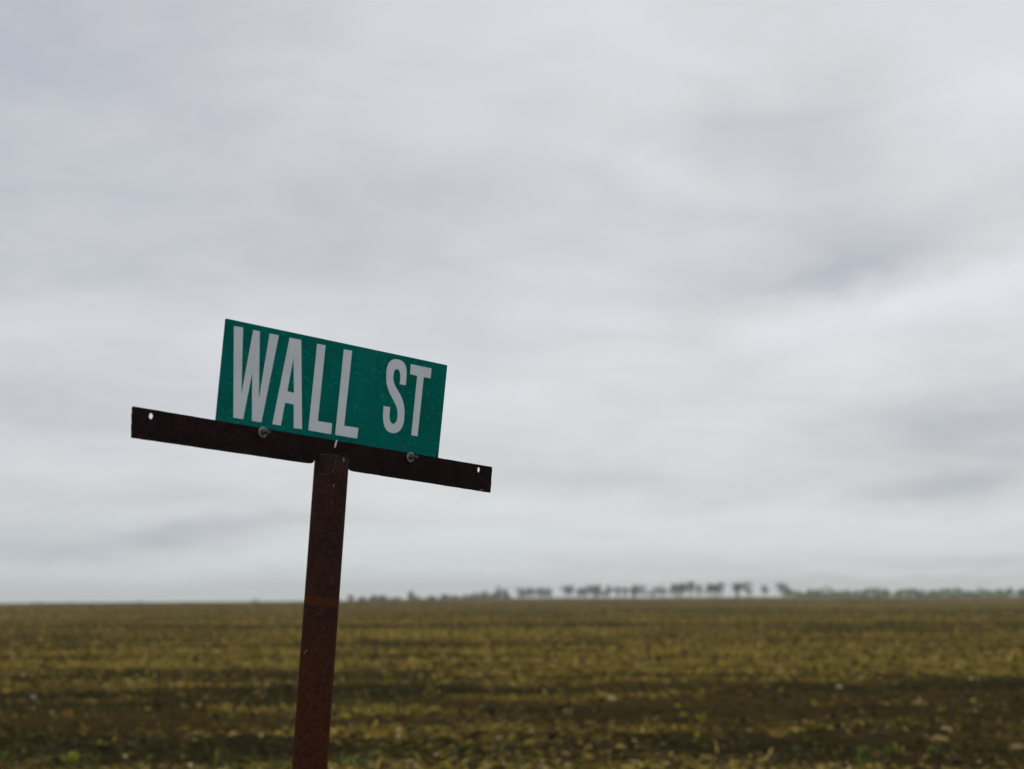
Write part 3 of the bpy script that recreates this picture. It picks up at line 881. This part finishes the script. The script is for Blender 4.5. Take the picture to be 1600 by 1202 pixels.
# weld bead where bar and pole meet
wv, wf = [], []
WELDS = []
def bead(pts, r):
    seg = 8
    n0 = len(wv)
    for i, p in enumerate(pts):
        d = (pts[min(i + 1, len(pts) - 1)] - pts[max(i - 1, 0)]).normalized()
        a = d.cross(Nf).normalized(); b_ = d.cross(a)
        rr = r * rnd.uniform(.7, 1.25)
        for k in range(seg):
            t_ = 2 * PI * k / seg; wv.append(p + (a * math.cos(t_) + b_ * math.sin(t_)) * rr)
    for i in range(len(pts) - 1):
        for k in range(seg):
            j = (k + 1) % seg
            wf.append((n0 + i * seg + k, n0 + i * seg + j, n0 + (i + 1) * seg + j, n0 + (i + 1) * seg + k))
axu = (hit(517.4, 734)[0])
for sgn in (-1, 1):
    pts = []
    for i in range(14):
        p = ax * (LT - .002 - i * .0022)
        pts.append(p + U * sgn * (PR * 1.0) + Nf * .001)
    bead(pts, .0026)
    WELDS.append((wv[:], wf[:])); wv.clear(); wf.clear()
pts = [wp(*hit(494 + i * 3.2, 711.2 + i * .45 - 1.0 * math.sin(i / 15 * PI)), -.001) - base for i in range(16)]
bead([p + Nf * .002 for p in pts], .0016)
WELDS.append((wv[:], wf[:]))
m_weld = plain('weld_bead', (0.020, 0.014, 0.013), scale=300, rough=.6, var=.5)
for a_, b_ in WELDS: mesh_obj('weld', a_, b_, m_weld, root, smooth=True)

# bolts: washer, nut, threaded end
m_zinc, t, b, ob = mat('weathered_zinc')
n1 = t.noise(ob, 160, 5, .7); n2 = t.noise(ob, 900, 3)
t.l(t.mix(t.mapr(n1, .35, .7), (0.10, 0.10, 0.105), (0.30, 0.30, 0.31)), b.inputs['Base Color'])
b.inputs['Metallic'].default_value = .55; b.inputs['Roughness'].default_value = .5
bp = t.n('ShaderNodeBump'); bp.inputs['Distance'].default_value = .0004; t.l(n1, bp.inputs['Height']); t.l(bp.outputs[0], b.inputs['Normal'])
m_dk = plain('dark_bolt_steel', (0.055, 0.055, 0.057), rough=.45, scale=300, spec=.5)
def bolt(px, py, ang):
    u, v = hit(px, py)
    Nz = (Nf + U * 0.17).normalized()        # the bolts sit a little crooked
    c_ = wp(u, v, -.0014) - base
    o = lathe([(-.016, .0045), (-.0085, .0045), (0.0, .0029), (.0145, .0029), (.0182, .0028), (.0186, .0023), (.0186, .0013), (.0150, .0011)], c_, Nz, 'bolt', m_dk, root, 20)
    wsh = lathe([(0.0002, .0096), (.0012, .0097), (.0018, .0093), (.0021, .0088), (.0018, .0062), (.0018, .0040)], c_, Nz, 'washer', m_zinc, o, 32)
    # flanged hex nut
    xa, ya = frame_for(Nz)
    vs, fs = [], []
    for (h_, r_) in ((.0018, .0056), (.0030, .0052)):
        for i in range(24): vs.append(c_ + Nz * h_ + (xa * math.cos(2 * PI * i / 24) + ya * math.sin(2 * PI * i / 24)) * r_)
    for (h_, r_) in ((.0031, .0043), (.0086, .0043), (.0094, .0038)):
        for i in range(24):
            t_ = 2 * PI * i / 24; k = math.cos(PI / 6) / math.cos((t_ % (PI / 3)) - PI / 6)
            vs.append(c_ + Nz * h_ + (xa * math.cos(t_ + ang) + ya * math.sin(t_ + ang)) * r_ * k)
    for q in range(4):
        for i in range(24):
            j = (i + 1) % 24; fs.append((q * 24 + i, q * 24 + j, q * 24 + 24 + j, q * 24 + 24 + i))
    fs.append(tuple(range(96, 120)))
    mesh_obj('nut', vs, fs, m_dk, o)
bolt(409.8, 675.6, .2)
bolt(640.2, 714.6, .9)

# bird droppings and paint marks, cobweb strands
m_white = plain('dried_white_dropping', (0.62, 0.60, 0.52), scale=300, var=.2)
m_dull = plain('dull_white_mark', (0.25, 0.23, 0.22), scale=300, var=.3)
def blob_line(name, pts, r, m, parent, fl=.35):
    vs, fs = [], []
    seg = 8
    for i, (p, nrm) in enumerate(pts):
        d = (pts[min(i + 1, len(pts) - 1)][0] - pts[max(i - 1, 0)][0]).normalized()
        a = d.cross(nrm).normalized()
        rr = r * (rnd.uniform(.7, 1.3) if 0 < i < len(pts) - 1 else .3)
        for k in range(seg):
            t_ = 2 * PI * k / seg; vs.append(p + a * math.cos(t_) * rr + nrm * math.sin(t_) * rr * fl)
    for i in range(len(pts) - 1):
        for k in range(seg):
            j = (k + 1) % seg; fs.append((i * seg + k, i * seg + j, (i + 1) * seg + j, (i + 1) * seg + k))
    fs.append(tuple(range(seg))); fs.append(tuple(range((len(pts) - 1) * seg, len(pts) * seg)))
    o = mesh_obj(name, vs, fs, m, None, smooth=True)
    o.parent = parent
    if parent is crossbar: o.matrix_local = parent.matrix_local.inverted()
    return o
def bar_line(p, q, n, jit=.3):
    out = []
    for i in range(n):
        f = i / (n - 1); x_ = p[0] + (q[0] - p[0]) * f + rnd.uniform(-jit, jit); y_ = p[1] + (q[1] - p[1]) * f
        out.append((wp(*hit(x_, y_), -0.0003) - base, Nf))
    return out
def pole_hit(px, py):
    r = ray(px, py).normalized(); o_ = EYE - base
    d = r - ax * r.dot(ax); e_ = o_ - ax * o_.dot(ax)
    A_ = d.dot(d); B_ = 2 * d.dot(e_); C_ = e_.dot(e_) - PR * PR
    disc = max(B_ * B_ - 4 * A_ * C_, 0)
    p = o_ + r * ((-B_ - math.sqrt(disc)) / (2 * A_))
    n_ = (p - ax * p.dot(ax)).normalized()
    return (p + n_ * .0002, n_)
blob_line('dropping', bar_line((526.0, 687.2), (522.9, 700.2), 9), .0016, m_white, crossbar)
blob_line('dropping', [pole_hit(537.0 + rnd.uniform(-.2, .2), 714.5 + i * 1.4) for i in range(7)], .0011, m_dull, pole)
blob_line('dropping', [pole_hit(*p) for p in ((520.3, 757), (521.3, 758.5), (521.8, 759.8), (520.6, 761))], .0009, m_dull, pole)
blob_line('scratch', [pole_hit(480.5 - 1.2 * i, 1015.5 + 1.1 * i + (.15 * i * i * .3)) for i in range(6)], .0005, m_dull, pole)
blob_line('scratch', bar_line((749.0, 766.8), (754.5, 764.8), 4), .0009, m_dull, crossbar)
m_web = plain('cobweb_thread', (0.10, 0.095, 0.10), scale=100)
def arc(pts): return [pole_hit(*p) for p in spl(pts, 5)]
blob_line('cobweb', arc([(498.5, 740.5), (504, 740.6), (511, 741), (517, 739), (521.5, 733), (524, 722), (525.5, 719)]), .00030, m_web, pole)
blob_line('cobweb', arc([(497, 711.8), (505, 710.2), (514, 710.0), (522, 711), (530, 712.5)]), .00035, m_web, pole)
blob_line('cobweb', arc([(495.5, 961), (500, 957.5), (504, 952), (505, 950)]), .00025, m_web, pole)
blob_line('cobweb', arc([(519, 764), (518.5, 775), (517.4, 790)]), .0002, m_web, pole)
blob_line('cobweb', arc([(521, 898), (518, 905), (520, 912)]), .0002, m_web, pole)

# ------------------------------------------------------------------ haze
hb = 2750.0; z0, z1 = -30.0, 16.0
hv = [(-hb, -hb, z0), (hb, -hb, z0), (hb, hb, z0), (-hb, hb, z0), (-hb, -hb, z1), (hb, -hb, z1), (hb, hb, z1), (-hb, hb, z1)]
hm = bpy.data.materials.new('haze_air'); hm.use_nodes = True
ht = hm.node_tree; ht.nodes.clear()
pv_ = ht.nodes.new('ShaderNodeVolumePrincipled'); ho = ht.nodes.new('ShaderNodeOutputMaterial')
pv_.inputs['Color'].default_value = (0.95, 0.99, 1.0, 1)
pv_.inputs['Density'].default_value = 0.00038
ht.links.new(pv_.outputs[0], ho.inputs['Volume'])
hz_o = mesh_obj('haze', hv, [(0, 3, 2, 1), (4, 5, 6, 7), (0, 1, 5, 4), (1, 2, 6, 5), (2, 3, 7, 6), (3, 0, 4, 7)], hm)
tag(hz_o, 'thin pale haze over the far end of the field', 'haze', kind='stuff')
